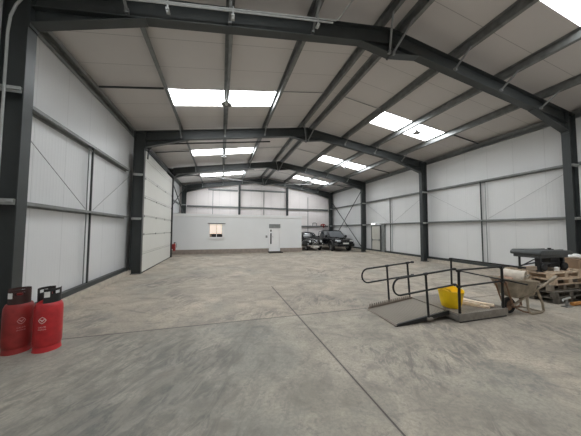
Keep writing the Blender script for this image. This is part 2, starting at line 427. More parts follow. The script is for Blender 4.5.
rail('wall_rail', 'high rail on the gable wall left of the middle post', (-1.2, YB-.01), (1.5, YB-.01), -.1, 5.52)
rail('wall_rail', 'high rail on the gable wall between the two posts', (1.75, YB-.01), (6.3, YB-.01), -.1, 5.62)

# gable posts
for x, lab in ((1.65, 'dark steel post on the gable wall above the office window side'), (6.42, 'dark steel post on the gable wall at the right end of the office')):
    b = BM(); y0 = YB-.18-.19; zt = zroof(x)-.65
    box(b, x-.09, x+.09, y0, y0+.014, 0.01, zt); box(b, x-.09, x+.09, y0+.18, y0+.194, .01, zt); box(b, x-.006, x+.006, y0, y0+.19, .01, zt)
    box(b, x-.12, x+.12, y0-.03, y0+.21, 0, .015)
    tag(obj('gable_post', b, M_steel), lab, 'post', 'gable wall posts')
for x, z1, lab in ((-.78, 5.6, 'thin vertical spacer on the gable wall above the office window'), (4.06, 5.65, 'thin vertical spacer in the middle of the gable wall'), (8.75, 5.2, 'thin vertical spacer on the gable wall behind the vintage car')):
    b = BM(); box(b, x-.02, x+.02, YB-.07, YB-.03, .2, z1)
    tag(obj('rail_spacer', b, M_rail), lab, 'spacer', 'wall rail spacers')
# side wall spacers (dark bar plus a thin grey one for its shadow) and thin diagonal ties
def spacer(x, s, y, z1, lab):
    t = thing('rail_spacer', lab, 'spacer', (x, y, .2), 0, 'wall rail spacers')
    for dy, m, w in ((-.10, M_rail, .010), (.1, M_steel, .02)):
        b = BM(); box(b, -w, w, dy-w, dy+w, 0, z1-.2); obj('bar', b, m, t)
    for z in (.02, z1-.3):
        b = BM(); box(b, -.012, .012, -.10, .1, z, z+.04); obj('end_clip', b, M_rail, t)
spacer(WL+.09, 1, 7.8, 4.07, 'vertical spacer with thin grey shadow bar on the left wall between the two near columns')
spacer(WR-.09, -1, 7.75, 4.07, 'vertical spacer with thin grey shadow bar on the right wall in the nearer full bay')
spacer(WR-.09, -1, 13.85, 4.07, 'vertical spacer with thin grey shadow bar on the right wall just nearer than the exit door')
def tie(p, q, lab, r=.008, nm='tie_rod', m=M_wire, g='thin diagonal tie rods', cat='tie rod'):
    b = BM(); tube(b, [p, q], r, 6); tag(obj(nm, b, m), lab, cat, g)
tie((WL+.11, 7.6, 2.32), (WL+.11, 4.95, 3.85), 'thin diagonal tie on the left wall sloping up to the nearest column')
tie((WL+.11, 8.0, 2.32), (WL+.11, 10.6, 3.85), 'thin diagonal tie on the left wall sloping up toward the shutter door')
tie((WR-.11, 7.95, 2.32), (WR-.11, 10.6, 3.85), 'thin diagonal tie on the right wall, far half of the nearer bay')
tie((WR-.11, 7.55, 2.32), (WR-.11, 4.95, 3.85), 'thin diagonal tie on the right wall, near half of the nearer bay')
tie((WR-.11, 14.05, 2.32), (WR-.11, 16.6, 3.85), 'thin diagonal tie on the right wall above the exit door')
tie((WR-.11, 13.65, 2.32), (WR-.11, 10.95, 3.85), 'thin diagonal tie on the right wall, near half of the exit door bay')
gx = 'wall cross braces'
tie((XR+.22, 17.0, .25), (XR+.22, 22.6, 4.75), 'dark cross brace on right wall beside pickup, high end at the corner', .035, 'cross_brace', M_steel, gx, 'brace')
tie((XR+.14, 17.0, 5.05), (XR+.14, 22.6, .3), 'dark cross brace on right wall beside pickup, high end near the viewer', .035, 'cross_brace', M_steel, gx, 'brace')
tie((XL-.22, 17.0, 3.1), (XL-.22, 22.5, 5.3), 'dark cross brace on the left wall above the office, high end far', .035, 'cross_brace', M_steel, gx, 'brace')
tie((XL-.14, 17.0, 5.05), (XL-.14, 22.5, 3.1), 'dark cross brace on the left wall above the office, high end near', .035, 'cross_brace', M_steel, gx, 'brace')
tie((XL+.4, 17.0, 5.5), (4.6-.7, 22.5, 6.3), 'pale roof brace tube running diagonally above the office, left slope', .035, 'roof_brace', M_galv, 'roof braces', 'brace')
tie((XR-.4, 17.0, 5.5), (4.9, 22.5, 6.3), 'pale roof brace tube running diagonally above the parked cars, right slope', .035, 'roof_brace', M_galv, 'roof braces', 'brace')

# ------------------------------------------------------------------ sectional shutter door in the left wall (closed)
dr = bpy.data.objects.new('door_1', None); C.objects.link(dr); dr.location = (XL, 10.9, 0); dr['kind'] = 'structure'
zs = [0.03, .83, 1.57, 2.31, 3.08, 3.88, 4.66, 5.02]
for z0, z1 in zip(zs, zs[1:]):
    b = BM(); box(b, -.05, 0, .0, 5.52, z0+.006, z1-.006); obj('door_section', b, M_door, dr, bevel=.006)
b = BM(); box(b, -.02, .012, .03, 5.5, 0, .035); obj('bottom_seal', b, M_rubber, dr)
b = BM(); box(b, 0, .03, 5.5, 5.58, 0, 4.98); box(b, -.1, .06, 5.56, 5.72, 0, 5.1); obj('guide_track', b, M_black, dr)
b = BM(); tube(b, [(.08, -.05, 5.14), (.08, 5.7, 5.14)], .045, 10); obj('spring_shaft', b, M_black, dr)
for y, m in ((.05, M_black), (5.6, M_galv)):
    b = BM(); pts = [(.06, y, 4.7), (.075, y, 5.0), (.13, y, 5.18), (.3, y, 5.33), (.6, y, 5.40)] + [(x, y, 5.33+.135*(x)) for x in (1.6, 3.0, 5.25)]
    tube(b, pts, .03, 8); obj('ceiling_track', b, m, dr)
for z0 in (1.57, 2.31, 3.08, 3.88):
    b = BM()
    for y in (.08, 1.9, 3.7, 5.4): box(b, 0, .012, y-.03, y+.03, z0-.04, z0+.04)
    obj('hinge', b, M_galv, dr)

# ------------------------------------------------------------------ conduits at the nearest column
b = BM(); y = 4.62
tube(b, [(-3.23, y-.03, 0.1), (-3.23, y-.03, 4.85), (-3.21, y-.03, 5.1), (-3.15, y-.03, 5.3), (-3.05, y-.05, 5.45), (-2.9, y-.12, 5.54), (-2.7, y-.12, 5.59), (2.3, y-.12, 6.38)], .018, 8)
tag(obj('conduit_pipe', b, M_bright), 'pale conduit climbing the nearest left column and curving under the rafter', 'pipe')
b = BM(); tube(b, [(-3.33, y-.03, .1), (-3.33, y-.03, 5.35), (-3.25, y-.05, 5.55), (-2.95, y-.12, 5.62), (-1.0, y-.12, 5.89), (2.37, y-.12, 6.45), (2.45, y-.16, 6.5), (2.5, y-.3, 6.56), (2.95, 2.3, 6.62), (2.95, -1.3, 6.66)], .017, 8)
tag(obj('conduit_pipe', b, M_bright), 'thinner pale conduit left of the curved one, turning off along the roof', 'pipe')
for x, s in ((-1.0, 1), (.15, 1), (1.95, 1)):
    b = BM(); z = 6.36 + (x-2.3)*.168; box(b, x-.03, x+.03, y-.15, y-.02, z-.07, z-.04); box(b, x-.012, x+.012, y-.13, y-.11, z-.12, z+.14)
    lab = {-1.0: 'left', .15: 'middle', 1.95: 'right'}[x]
    tag(obj('conduit_bracket', b, M_bright), 'small pale bracket under the conduit on the nearest rafter, %s one of three' % lab, 'bracket', 'conduit brackets')

# ------------------------------------------------------------------ pendant lamps
def lamp(label, loc):
    t = thing('pendant_lamp', label, 'lamp', loc, 0, 'conical pendant lamps')
    b = BM(); tube(b, [(0,0,.02), (0,0,.28)], .012, 8); obj('stem', b, M_galv, t)
    b = BM(); lathe(b, [(.0, .10), (.04, .10), (.05, .05), (.17, -.05), (.175, -.06), (.16, -.055), (.04, .03), (0, .03)], n=20); obj('shade', b, M_galv, t, smooth=True)
    b = BM(); lathe(b, [(0, .03), (.045, .02), (.06, -.03), (.035, -.08), (0, -.09)], n=14); obj('bulb', b, M_white, t, smooth=True)
    return t
L0 = None
for side, x in (('left', .1), ('right', 7.98)):
    for k, w in enumerate(('nearest', 'second', 'farthest')):
        lab = '%s conical pendant lamp under the %s rooflights' % (w, side); loc = (x, 7.9+6*k, ztop(x)-.28)
        if L0 is None: L0 = lamp(lab, loc)
        else: dup(L0, loc, lab)

# ------------------------------------------------------------------ site office
OX0, OX1, OY0, OY1, OH = -3.4, 6.37, 18.23, 22.3, 2.82
of = thing('site_office', 'pale grey flat-roofed office cabin built across the far left of the hall', 'cabin', (0, OY0, 0))
b = BM()
wx0, wx1, wz0, wz1 = -.86, .24, 1.14, 2.2; dx0, dx1, dz1 = 3.66, 4.56, 2.22
for x0, x1, z0, z1 in ((OX0, wx0, .30, OH), (wx0, wx1, .30, wz0), (wx0, wx1, wz1, OH), (wx1, dx0, .30, OH), (dx0, dx1, dz1, OH), (dx1, OX1, .30, OH)):
    box(b, x0, x1, 0, .1, z0, z1)
box(b, OX1-.1, OX1, .1, OY1-OY0, .30, OH); box(b, OX0, OX0+.1, .1, OY1-OY0, .3, OH)
obj('wall', b, M_office, of)
b = BM(); box(b, OX0, OX1, 0, OY1-OY0, OH, OH+.04); obj('roof', b, M_trim, of)
b = BM(); box(b, OX0-.02, OX1+.03, -.05, .02, OH-.12, OH+.09); box(b, OX1-.02, OX1+.05, .0, OY1-OY0, OH-.12, OH+.09); obj('cornice', b, M_trim, of, bevel=.01)
b = BM(); box(b, OX0-.01, dx0-.02, -.02, .08, 0, .31); box(b, dx1+.02, OX1+.02, -.02, .08, 0, .31); box(b, OX1-.06, OX1+.02, .0, OY1-OY0, 0, .31); obj('skirting', b, M_skirt, of)
w = BM(); fr = .07
for x0, x1, z0, z1 in ((wx0, wx0+fr, wz0, wz1), (wx1-fr, wx1, wz0, wz1), (wx0, wx1, wz0, wz0+fr), (wx0, wx1, wz1-fr, wz1)): box(w, x0, x1, .01, .08, z0, z1)
wo = obj('window', w, M_trim, of)
b = BM(); box(b, wx0-.1, wx1+.1, -.09, .03, wz0-.04, wz0+.01); obj('sill', b, M_trim, wo, bevel=.006)
b = BM(); box(b, wx0-.08, wx1+.08, -.03, 0, wz1, wz1+.05); obj('window_head', b, M_galv, wo)
b = BM(); box(b, -.33, -.29, .02, .07, wz0+fr, wz1-fr); obj('mullion', b, M_trim, wo)
for x0, x1 in ((wx0+fr, -.33), (-.29, wx1-.17)):
    b = BM()
    for i in range(15):
        z = 1.45 + i*.047; box(b, x0+.01, x1-.01, .085, .095, z, z+.04)
    obj('blind', b, M_windowglow, wo, label='warm pinkish cream blind')
b = BM(); box(b, wx0, wx1, .10, .11, wz0, wz1); obj('pane', b, M_darkglass, wo)
b = BM(); box(b, wx1-.17, wx1-.07, .08, .098, wz0+.07, wz1-.07); obj('reveal', b, M_office, wo)
for x, wd, h in ((-.72, .12, .16), (-.5, .18, .2), (-.2, .13, .2), (.03, .14, .17)):
    b = BM(); box(b, x-wd/2, x+wd/2, .075, .098, wz0+fr, wz0+fr+h); lathe(b, [(0, 0), (wd*.3, .01), (wd*.32, .06), (0, .1)], (x, .085, wz0+fr+h-.03), 10)
    obj('silhouette', b, M_black if x != -.72 else M_card, wo)
b = BM(); box(b, dx0+.04, dx1-.04, .03, .08, .12, 1.9); dl = obj('door_leaf', b, M_trim, of, label='white door leaf with dark glazed strip')
b = BM(); box(b, dx0, dx0+.04, 0, .1, .1, dz1); box(b, dx1-.04, dx1, 0, .1, .1, dz1); box(b, dx0, dx1, 0, .1, .06, .12); obj('door_frame', b, M_trim, of)
b = BM(); box(b, dx0-.01, dx1+.01, -.01, .09, 1.9, dz1); obj('door_header', b, M_rail, of, label='grey panel above the office door')
b = BM(); box(b, dx0+.1, dx0+.2, .02, .035, .65, 1.5); box(b, dx0+.1, dx0+.2, .02, .035, 1.62, 1.78); obj('door_glazing', b, M_darkglass, dl)
b = BM(); tube(b, [(dx0+.25, 0, 1.2), (dx0+.33, 0, 1.2)], .015, 6); tube(b, [(dx0+.25, .03, 1.2), (dx0+.25, 0, 1.2)], .012, 6); obj('handle', b, M_galv, dl)
b = BM(); box(b, dx0-.28, dx0-.14, -.03, 0, 1.14, 1.32); obj('keypad', b, M_rail, of, label='small grey keypad beside the office door')
b = BM(); box(b, dx0-.1, dx1+.05, -.75, -.06, 0, .07); box(b, dx0-.06, dx1+.01, -.71, -.1, .07, .085)
tag(obj('door_step', b, M_mat, loc=(0, OY0, 0), bevel=.008), 'low dark step on the floor in front of the white office door', 'step')
# fire extinguisher at the far jamb of the shutter door
t = thing('fire_extinguisher', 'small red fire extinguisher at the far edge of the cream shutter door', 'fire extinguisher', (-2.86, 16.62, .40))
b = BM(); lathe(b, [(0, 0), (.075, 0), (.08, .02), (.08, .38), (.06, .44), (.025, .47), (0, .47)], n=16); obj('cylinder', b, M_red2, t, smooth=True)
b = BM(); lathe(b, [(0, .47), (.03, .47), (.03, .53), (0, .53)], n=10); box(b, -.02, .09, -.012, .012, .53, .55); obj('valve', b, M_black, t)
b = BM(); tube(b, [(.03, 0, .5), (.1, 0, .48), (.13, 0, .4), (.12, 0, .2)], .012, 6); obj('hose', b, M_blackp, t, smooth=True)
b = BM(); box(b, -.17, -.075, -.03, .03, .1, .42); obj('wall_bracket', b, M_red2, t)

# ------------------------------------------------------------------ exit door, right wall
d2 = bpy.data.objects.new('door_2', None); C.objects.link(d2); d2.location = (WR, 15.55, 0); d2['kind'] = 'structure'
b = BM(); box(b, -.12, -.07, -.5, .5, .02, 2.08); obj('door_leaf', b, M_exit, d2, bevel=.005)
b = BM()
for y0, y1, z0, z1 in ((-.58, -.5, 0, 2.16), (.5, .56, 0, 2.16), (-.58, .56, 2.08, 2.16)): box(b, -.14, 0, y0, y1, z0, z1)
obj('door_frame', b, M_steel, d2)
b = BM(); box(b, -.17, -.12, -.42, .42, 1.0, 1.05); box(b, -.17, -.12, -.45, -.39, .95, 1.10); box(b, -.17, -.12, .39, .45, .95, 1.10); obj('push_bar', b, M_rail, d2)
b = BM(); box(b, WR-.16, WR-.0, 14.55, 14.85, 0, 2.2); struct('trim_3', b, M_rail)  # grey upright box standing for the shading beside the exit door
t = thing('emergency_light', 'small lit white emergency light above the exit door in the right wall', 'light', (WR-.2, 15.75, 2.2))
b = BM(); box(b, 0, .08, -.24, .24, 0, .12); obj('housing', b, M_white, t, bevel=.01)
b = BM(); box(b, -.03, 0, -.22, .22, .01, .11); obj('diffuser', b, M_lampglow, t, bevel=.01)
# things on the gable rail behind the cars
b = BM(); tube(b, [(-.28, 0, .02), (-.1, 0, .14), (.12, 0, .14), (.3, 0, .02)], .05, 8); tube(b, [(.02, 0, .12), (.05, 0, -.24)], .06, 8); tube(b, [(.3, 0, .02), (.12, 0, -.06), (-.28, 0, 0)], .02, 8)
tag(obj('red_strap', b, M_red2, loc=(10.42, YB-.22, 2.24), smooth=True), 'coiled red strap draped over the gable rail left of the pickup', 'strap')
b = BM(); tube(b, [(-.22, 0, 0)] + [(-.22*math.cos(a), 0, .2 + .1*math.sin(a)) for a in [PI*i/8 for i in range(9)]] + [(.22, 0, 0)], .028, 8)
tag(obj('metal_hoop', b, M_galv, loc=(9.5, YB-.08, 2.22), smooth=True), 'grey metal hoop standing on the gable rail above the vintage car', 'hoop')

# ------------------------------------------------------------------ gas bottles
def text_on_cyl(txt, size, R, ang, z, m, parent, name='lettering'):
    cu = bpy.data.curves.new('t', 'FONT'); cu.body = txt; cu.size = size; cu.align_x = 'CENTER'
    to = bpy.data.objects.new('t', cu); C.objects.link(to)
    bpy.context.view_layer.update(); dg = bpy.context.evaluated_depsgraph_get()
    me = bpy.data.meshes.new_from_object(to.evaluated_get(dg)); bpy.data.objects.remove(to); bpy.data.curves.remove(cu)
    b = BM(); b.from_mesh(me); bpy.data.meshes.remove(me)
    bmesh.ops.subdivide_edges(b, edges=[e for e in b.edges if e.calc_length() > .02], cuts=2)
    for v in b.verts:
        a = ang + v.co.x/R; v.co = Vector((R*math.cos(a), R*math.sin(a), z + v.co.y))
    return obj(name, b, m, parent)
def logo(R, ang, z, m, parent):
    b = BM(); P = lambda u, v: (R*math.cos(ang+u/R), R*math.sin(ang+u/R), z+v)
    outer = [(.046, 0), (.028, .03), (0, .05), (-.028, .03), (-.046, 0), (-.028, -.03), (0, -.05), (.028, -.03)]
    o_ = [b.verts.new(P(*p)) for p in outer]; i_ = [b.verts.new(P(p[0]*.80, p[1]*.80)) for p in outer]
    for k in range(8): b.faces.new((o_[k], o_[(k+1) % 8], i_[(k+1) % 8], i_[k]))
    fl = [(0, -.025), (.012, -.005), (.024, .006), (.030, .018), (.012, .012), (0, .0), (-.012, .012), (-.030, .018), (-.024, .006), (-.012, -.005)]
    b.faces.new([b.verts.new(P(*p)) for p in fl])
    obj('logo', b, m, parent, label='white diamond logo')
def bottle(label, loc, face, mr, ml):
    t = thing('gas_bottle', label, 'gas bottle', loc, 0, 'red gas bottles')
    R = .160
    b = BM(); lathe(b, [(0, .05), (R*.8, .05), (R*.96, .075), (R, .12), (R, .58), (R*.97, .635), (R*.86, .68), (R*.62, .71), (R*.35, .72), (0, .72)], n=40); obj('body', b, mr, t, smooth=True)
    b = BM(); lathe(b, [(R*.85, .075), (R*.93, .07), (R*.97, 0.012), (R*1.0, 0), (R*.9, 0), (R*.88, .06), (R*.85, .075)], n=40); obj('foot_ring', b, mr, t, smooth=True)
    # collar: two curved guard plates with a hand hole each
    rc = .128; th = .006; z0, z1 = .69, .895
    mc = M_blackp if mr == M_red else mat('brown_black_collar', (.05, .02, .018), .5)
    def arc(a0, a1, za, zb, n=10):
        nonlocal b
        for k in range(n):
            u0 = a0+(a1-a0)*k/n; u1 = a0+(a1-a0)*(k+1)/n
            q = [(rr*math.cos(u), rr*math.sin(u)) for u in (u0, u1) for rr in (rc-th, rc)]
            prism(b, [q[0], q[1], q[3], q[2]], 'Z', za, zb)
    c00 = math.radians(-62+35 if mr == M_red else -58)
    for c0 in (c00, c00+PI):
        b = BM(); w = 1.12; arc(c0-w, c0+w, z0, z0+.125, 14); arc(c0-w, c0+w, z1-.035, z1, 14)
        for s0, s1 in ((-w, -.42), (.42, w)): arc(c0+s0, c0+s1, z0+.09, z1-.03, 5)
        obj('collar_guard', b, mc, t)
    b = BM(); lathe(b, [(0, .70), (.03, .70), (.03, .76), (.02, .77), (.02, .80), (0, .80)], n=14); tube(b, [(0, 0, .78), (.05, -.03, .78)], .014, 8); lathe(b, [(0, .80), (.032, .80), (.032, .825), (0, .825)], n=12)
    obj('valve', b, M_red2, t)
    b = BM()
    for k in range(4):
        u0 = c00-1.05+k*.12; u1 = u0+.12
        q = [(rr*math.cos(u), rr*math.sin(u)) for u in (u0, u1) for rr in (rc+.001, rc+.003)]
        prism(b, [q[0], q[1], q[3], q[2]], 'Z', .775, .855)
    obj('label_sticker', b, M_white, t)
    logo(R+.0015, face, .46, ml, t)
    text_on_cyl('CALOR', .027, R+.0015, face, .355, ml, t)
    text_on_cyl('PROPANE', .021, R+.0015, face, .322, ml, t)
    return t
bottle('right-hand bright red gas bottle standing by the near left column', (-2.455, 4.46, 0), math.radians(-84), M_red, M_redlogo)
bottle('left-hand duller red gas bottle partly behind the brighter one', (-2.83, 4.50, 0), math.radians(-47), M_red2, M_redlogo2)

# ------------------------------------------------------------------ access ramp with rails
rp = thing('access_ramp', 'grey metal access ramp with looped black handrails leading up to the landing', 'ramp', (0, 0, 0))
b = BM(); prism(b, [(3.16, .014), (4.41, .153), (4.41, .128), (3.16, 0)], 'Y', 3.69, 4.60); obj('deck', b, M_ply, rp)
b = BM(); prism(b, [(3.11, 0), (3.20, .045), (4.41, .183), (4.41, .10), (3.4, 0)], 'Y', 3.655, 3.69); obj('side_stringer', b, M_black, rp)
b = BM()
prism(b, [(3.12, 3.655), (3.19, 3.655), (3.27, 4.60), (3.19, 4.60)], 'Z', 0, .02)
obj('entry_lip', b, M_tooth, rp)
b = BM(); prism(b, [(3.2, 0), (3.22, .06), (4.41, .19), (4.41, .10)], 'Y', 4.60, 4.63)
for i in range(20):
    x = 3.23 + i*.057; z = .06 + (x-3.22)*.108
    prism(b, [(x, z-.01), (x+.034, z-.007), (x+.024, z+.06), (x+.012, z+.06)], 'Y', 4.605, 4.625)
obj('toothed_kerb', b, M_tooth, rp)
def loop_rail(Y, name, xend, post_xs, zo=0.0, endhook=0):
    # top and lower rail joined by a rounded end at the foot of the ramp
    zt = lambda x: .93 + zo + (x-3.82)*.085
    zl = lambda x: .615 + zo + (x-3.82)*.085
    x0 = 3.235; zc = (zt(x0)+zl(x0))/2; r = (zt(x0)-zl(x0))/2
    pts = [(xend, Y, zt(xend)), (x0, Y, zt(x0))]
    for k in range(1, 12): a = PI/2 + PI*k/12; pts.append((x0 + r*math.cos(a), Y, zc + r*math.sin(a)))
    pts += [(x0, Y, zl(x0)), (xend, Y, zl(xend))]
    b = BM(); tube(b, pts, .018, 10); o = obj('handrail', b, M_black, rp, smooth=True)
    for z in (zt(xend), zl(xend)):
        b = BM(); tube(b, [(xend-.01, Y, z), (xend+.045, Y, z)], .027, 10); obj('clamp', b, M_black, o)
    for x in post_xs:
        zb = .05 + (x-3.12)*.108
        b = BM(); tube(b, [(x+.05, Y, zb-.04), (x, Y, zt(x)-.005)], .022, 10); p = obj('post', b, M_black, rp, smooth=True)
        b = BM(); tube(b, [(x-.04, Y, zt(x)-.003), (x+.04, Y, zt(x)+.003)], .027, 10); obj('clamp', b, M_black, p)
        b = BM(); box(b, x-.0, x+.11, Y-.05, Y+.05, max(0, zb-.07), zb-.03); obj('foot_bracket', b, M_deckside, p)
loop_rail(3.66, 'front', 4.56, (3.84,), 0)
loop_rail(4.66, 'rear', 4.47, (3.75, 4.34), .02)

ld = thing('ramp_landing', 'low grey metal landing platform with black handrails at the top of the ramp', 'landing platform', (0, 0, 0))
b = BM(); box(b, 4.44, 5.74, 3.475, 4.66, .145, .165); obj('deck', b, M_ply, ld)
b = BM(); box(b, 4.44, 5.74, 3.455, 3.475, .03, .17); box(b, 4.44, 5.74, 4.66, 4.68, .03, .17); box(b, 5.74, 5.76, 3.455, 4.68, .03, .17); box(b, 4.42, 4.44, 3.455, 4.68, .03, .14); obj('edge_frame', b, M_deckside, ld)
for y in (3.47, 4.63):
    b = BM(); box(b, 4.46, 5.74, y, y+.03, 0.0, .03); obj('base_skid', b, M_black, ld)
def rl(pts, nm='handrail', r=.018):
    b = BM(); tube(b, pts, r, 10); return obj(nm, b, M_black, ld, smooth=True)
yF = 3.51
rl([(4.50, yF, .12), (4.50, yF, .98)], 'post', .025); rl([(5.71, yF, .12), (5.71, yF, 1.0)], 'post', .025)
rl([(5.69, 4.63, .12), (5.69, 4.63, 1.05)], 'post', .022); 
rl([(4.49, yF, 1.0), (5.73, yF, 1.02)]); rl([(4.50, yF, .68), (5.73, yF, .72)])
rl([(5.69, 4.66, 1.06), (5.69, 3.09, 1.06)]); rl([(5.69, 4.63, .785), (5.69, 3.07, .74)], r=.014)
for p in ((4.50, yF, .985), (5.71, yF, 1.0), (4.50, yF, .68), (5.71, yF, .71), (5.69, 4.63, 1.05)):
    b = BM(); tube(b, [(p[0]-.04, p[1], p[2]), (p[0]+.04, p[1], p[2])], .028, 10); obj('clamp', b, M_black, ld)

# yellow flexible tub on the landing
t = thing('yellow_tub', 'bright yellow flexible plastic tub with two handles on the ramp landing', 'tub', (4.71, 3.86, .166), math.radians(20))
b = BM(); prof = [(0, .004), (.15, 0), (.175, .02), (.20, .12), (.222, .25), (.235, .34), (.246, .345), (.246, .36), (.228, .36), (.215, .25), (.19, .12), (.165, .03), (0, .02)]
lathe(b, prof, n=36)
for v in b.verts:
    a = math.atan2(v.co.y, v.co.x); k = v.co.z/.36
    v.co.x *= 1 + .09*k; v.co.y *= 1 - .05*k; v.co.z += .022*k*math.cos(2*a) + .008*k*math.sin(5*a)
    v.co.x += .012*k*math.sin(3*a)
obj('tub_body', b, M_yellow, t, smooth=True)
for s in (-1, 1):
    b = BM(); pts = [(s*.262, -.09, .37), (s*.275, -.075, .40), (s*.28, -.03, .42), (s*.28, .03, .42), (s*.275, .075, .40), (s*.262, .09, .37)]
    tube(b, pts, .016, 8); obj('tub_handle', b, M_yedge, t, smooth=True)
# timber offcuts
for i, (x0, y0, x1, y1, z, w, th, lab) in enumerate((
    (5.06, 3.96, 5.40, 3.57, .166, .085, .035, 'pale timber offcut lying on the ramp landing, nearest the yellow tub'),
    (5.20, 4.12, 5.52, 3.56, .202, .09, .035, 'longest pale timber offcut on top of the others on the landing'),
    (5.44, 4.22, 5.58, 3.60, .166, .09, .035, 'pale timber offcut on the landing nearest the wheelbarrow'),
    (5.02, 4.08, 5.26, 3.66, .202, .05, .035, 'narrow timber batten lying highest, beside the yellow tub'))):
    b = BM(); L = math.hypot(x1-x0, y1-y0); box(b, -L/2, L/2, -w/2, w/2, 0, th)
    for v in b.verts: v.co.z += 0
    o = obj('timber_offcut', b, M_wood, loc=((x0+x1)/2, (y0+y1)/2, z), bevel=.002); o.rotation_euler = (0, 0, math.atan2(y1-y0, x1-x0))
    tag(o, lab, 'wood', 'timber offcuts on the landing')

# ------------------------------------------------------------------ wheelbarrow
wb = thing('wheelbarrow', 'cement-crusted wheelbarrow with a bucket in its tray, between landing and pallets', 'wheelbarrow', (6.00, 3.37, 0))
# local: x to the right (handles), y depth; wheel at y .20
YC = .22
b = BM(); R = .17
lathe(b, [(R-.06, -.035), (R-.02, -.045), (R, -.02), (R, .02), (R-.02, .045), (R-.06, .035), (R-.06, -.035)], (0, YC, R), 28, 'Y'); wh = obj('wheel', b, M_rubber, wb, smooth=True)
b = BM(); lathe(b, [(0, -.03), (.03, -.04), (.105, -.02), (.112, -.02), (.112, .02), (.105, .02), (.03, .04), (0, .03)], (0, YC, R), 20, 'Y'); obj('wheel_rim', b, M_rust, wh, smooth=True)
b = BM(); tube(b, [(0, YC-.12, R), (0, YC+.12, R)], .012, 8); obj('axle', b, M_rust, wh)
def ring(x0, x1, y0, y1, z0, z1, n=8):
    pts = []; r = min(x1-x0, y1-y0)*.24
    for cx, cy, a0 in ((x1-r, y1-r, 0), (x0+r, y1-r, PI/2), (x0+r, y0+r, PI), (x1-r, y0+r, 3*PI/2)):
        for k in range(n+1):
            a = a0 + PI/2*k/n; x, y = cx + r*math.cos(a), cy + r*math.sin(a)
            pts.append(Vector((x, y, z0 + (z1-z0)*(x-x0)/(x1-x0))))
    return pts
RI = [ring(-.21, .72, .0, .52, .76, .66), ring(-.19, .70, .015, .505, .735, .635), ring(-.08, .68, .05, .47, .56, .50), ring(.0, .66, .08, .42, .39, .37), ring(.10, .58, .13, .38, .33, .33)]
b = BM(); rings = [[b.verts.new(v) for v in r] for r in RI]
inner = [[b.verts.new((v.x*.95+.014, (v.y-YC)*.93+YC, v.z+.012)) for v in r] for r in (RI[4], RI[3], RI[2], RI[1])]
for a, c in list(zip(rings, rings[1:])) + list(zip(inner, inner[1:])) + [(inner[-1], rings[0])]:
    n_ = len(a)
    for k in range(n_): b.faces.new((a[k], a[(k+1) % n_], c[(k+1) % n_], c[k]))
b.faces.new(rings[4]); b.faces.new(inner[0][::-1])
obj('tray', b, M_cement, wb, smooth=True)
b = BM(); tube(b, RI[0], .014, 8, closed=True); obj('tray_rim', b, M_frame_tan, wb, smooth=True)
for sgn in (-1, 1):
    Yo = lambda d: YC + sgn*d
    xe = 1.20 if sgn < 0 else 1.08; ze = .745 if sgn < 0 else .70
    b = BM(); tube(b, [(0, Yo(.07), R), (.2, Yo(.11), .29), (.62, Yo(.16), .49), (1.0, Yo(.20), .655), (xe, Yo(.21), ze)], .024, 10); h = obj('handle_tube', b, M_frame_tan, wb, smooth=True)
    b = BM(); tube(b, [(xe-.22, Yo(.203), ze-.09), (xe+.02, Yo(.212), ze+.01)], .033, 10); obj('grip', b, M_frame_tan, h, smooth=True)
    b = BM(); tube(b, [(.36, Yo(.14), .36), (.30, Yo(.18), .12), (.32, Yo(.2), .04), (.40, Yo(.2), .02), (.68, Yo(.2), .02), (.76, Yo(.2), .05), (.74, Yo(.2), .2), (.64, Yo(.17), .49)], .024, 8); obj('leg', b, M_rust if sgn > 0 else M_frame_tan, wb, smooth=True)
    b = BM(); tube(b, [(0, Yo(.07), R), (.18, Yo(.15), .07), (.34, Yo(.2), .035)], .015, 8); obj('brace', b, M_rust, wb, smooth=True)
b = BM(); tube(b, [(.70, YC-.2, .03), (.70, YC+.2, .03)], .015, 8); obj('cross_tube', b, M_frame_tan, wb)
b = BM(); tube(b, [(0, YC-.1, R), (-.12, YC-.1, .42), (-.21, YC-.1, .66), (-.24, YC-.06, .72), (-.24, YC+.06, .72), (-.21, YC+.1, .66), (-.12, YC+.1, .42), (0, YC+.1, R)], .016, 8); obj('nose_guard', b, M_rust, wb, smooth=True)
bk = thing('bucket', 'dirty white bucket lying on its side in the wheelbarrow tray', 'bucket', (6.20, 3.79, .805))
b = BM(); lathe(b, [(0, 0), (.115, 0), (.12, .02), (.140, .34), (.150, .345), (.150, .37), (.135, .37), (.128, .34), (.108, .03), (0, .03)], n=28, axis='X'); obj('bucket_body', b, M_bucket, bk, smooth=True)
b = BM(); tube(b, [(.34, -.15, 0), (.40, -.11, .06), (.43, 0, .09), (.40, .11, .06), (.34, .15, 0)], .006, 6); obj('bail', b, M_galv, bk, smooth=True)
bk.rotation_euler = (0, math.radians(6), math.radians(-73))
b = BM(); bmesh.ops.create_icosphere(b, subdivisions=3, radius=1)
for v in b.verts:
    n_ = v.co.copy(); v.co = Vector((n_.x*.14, n_.y*.14, n_.z*.10)) * (1 + .16*math.sin(5*n_.x+2) * math.cos(6*n_.y) + .07*math.sin(11*n_.z+3*n_.x))
tag(obj('rubble_sack', b, M_sack, loc=(5.94, 3.60, .70), smooth=True), 'crumpled brown sack in the front of the wheelbarrow tray', 'sack')

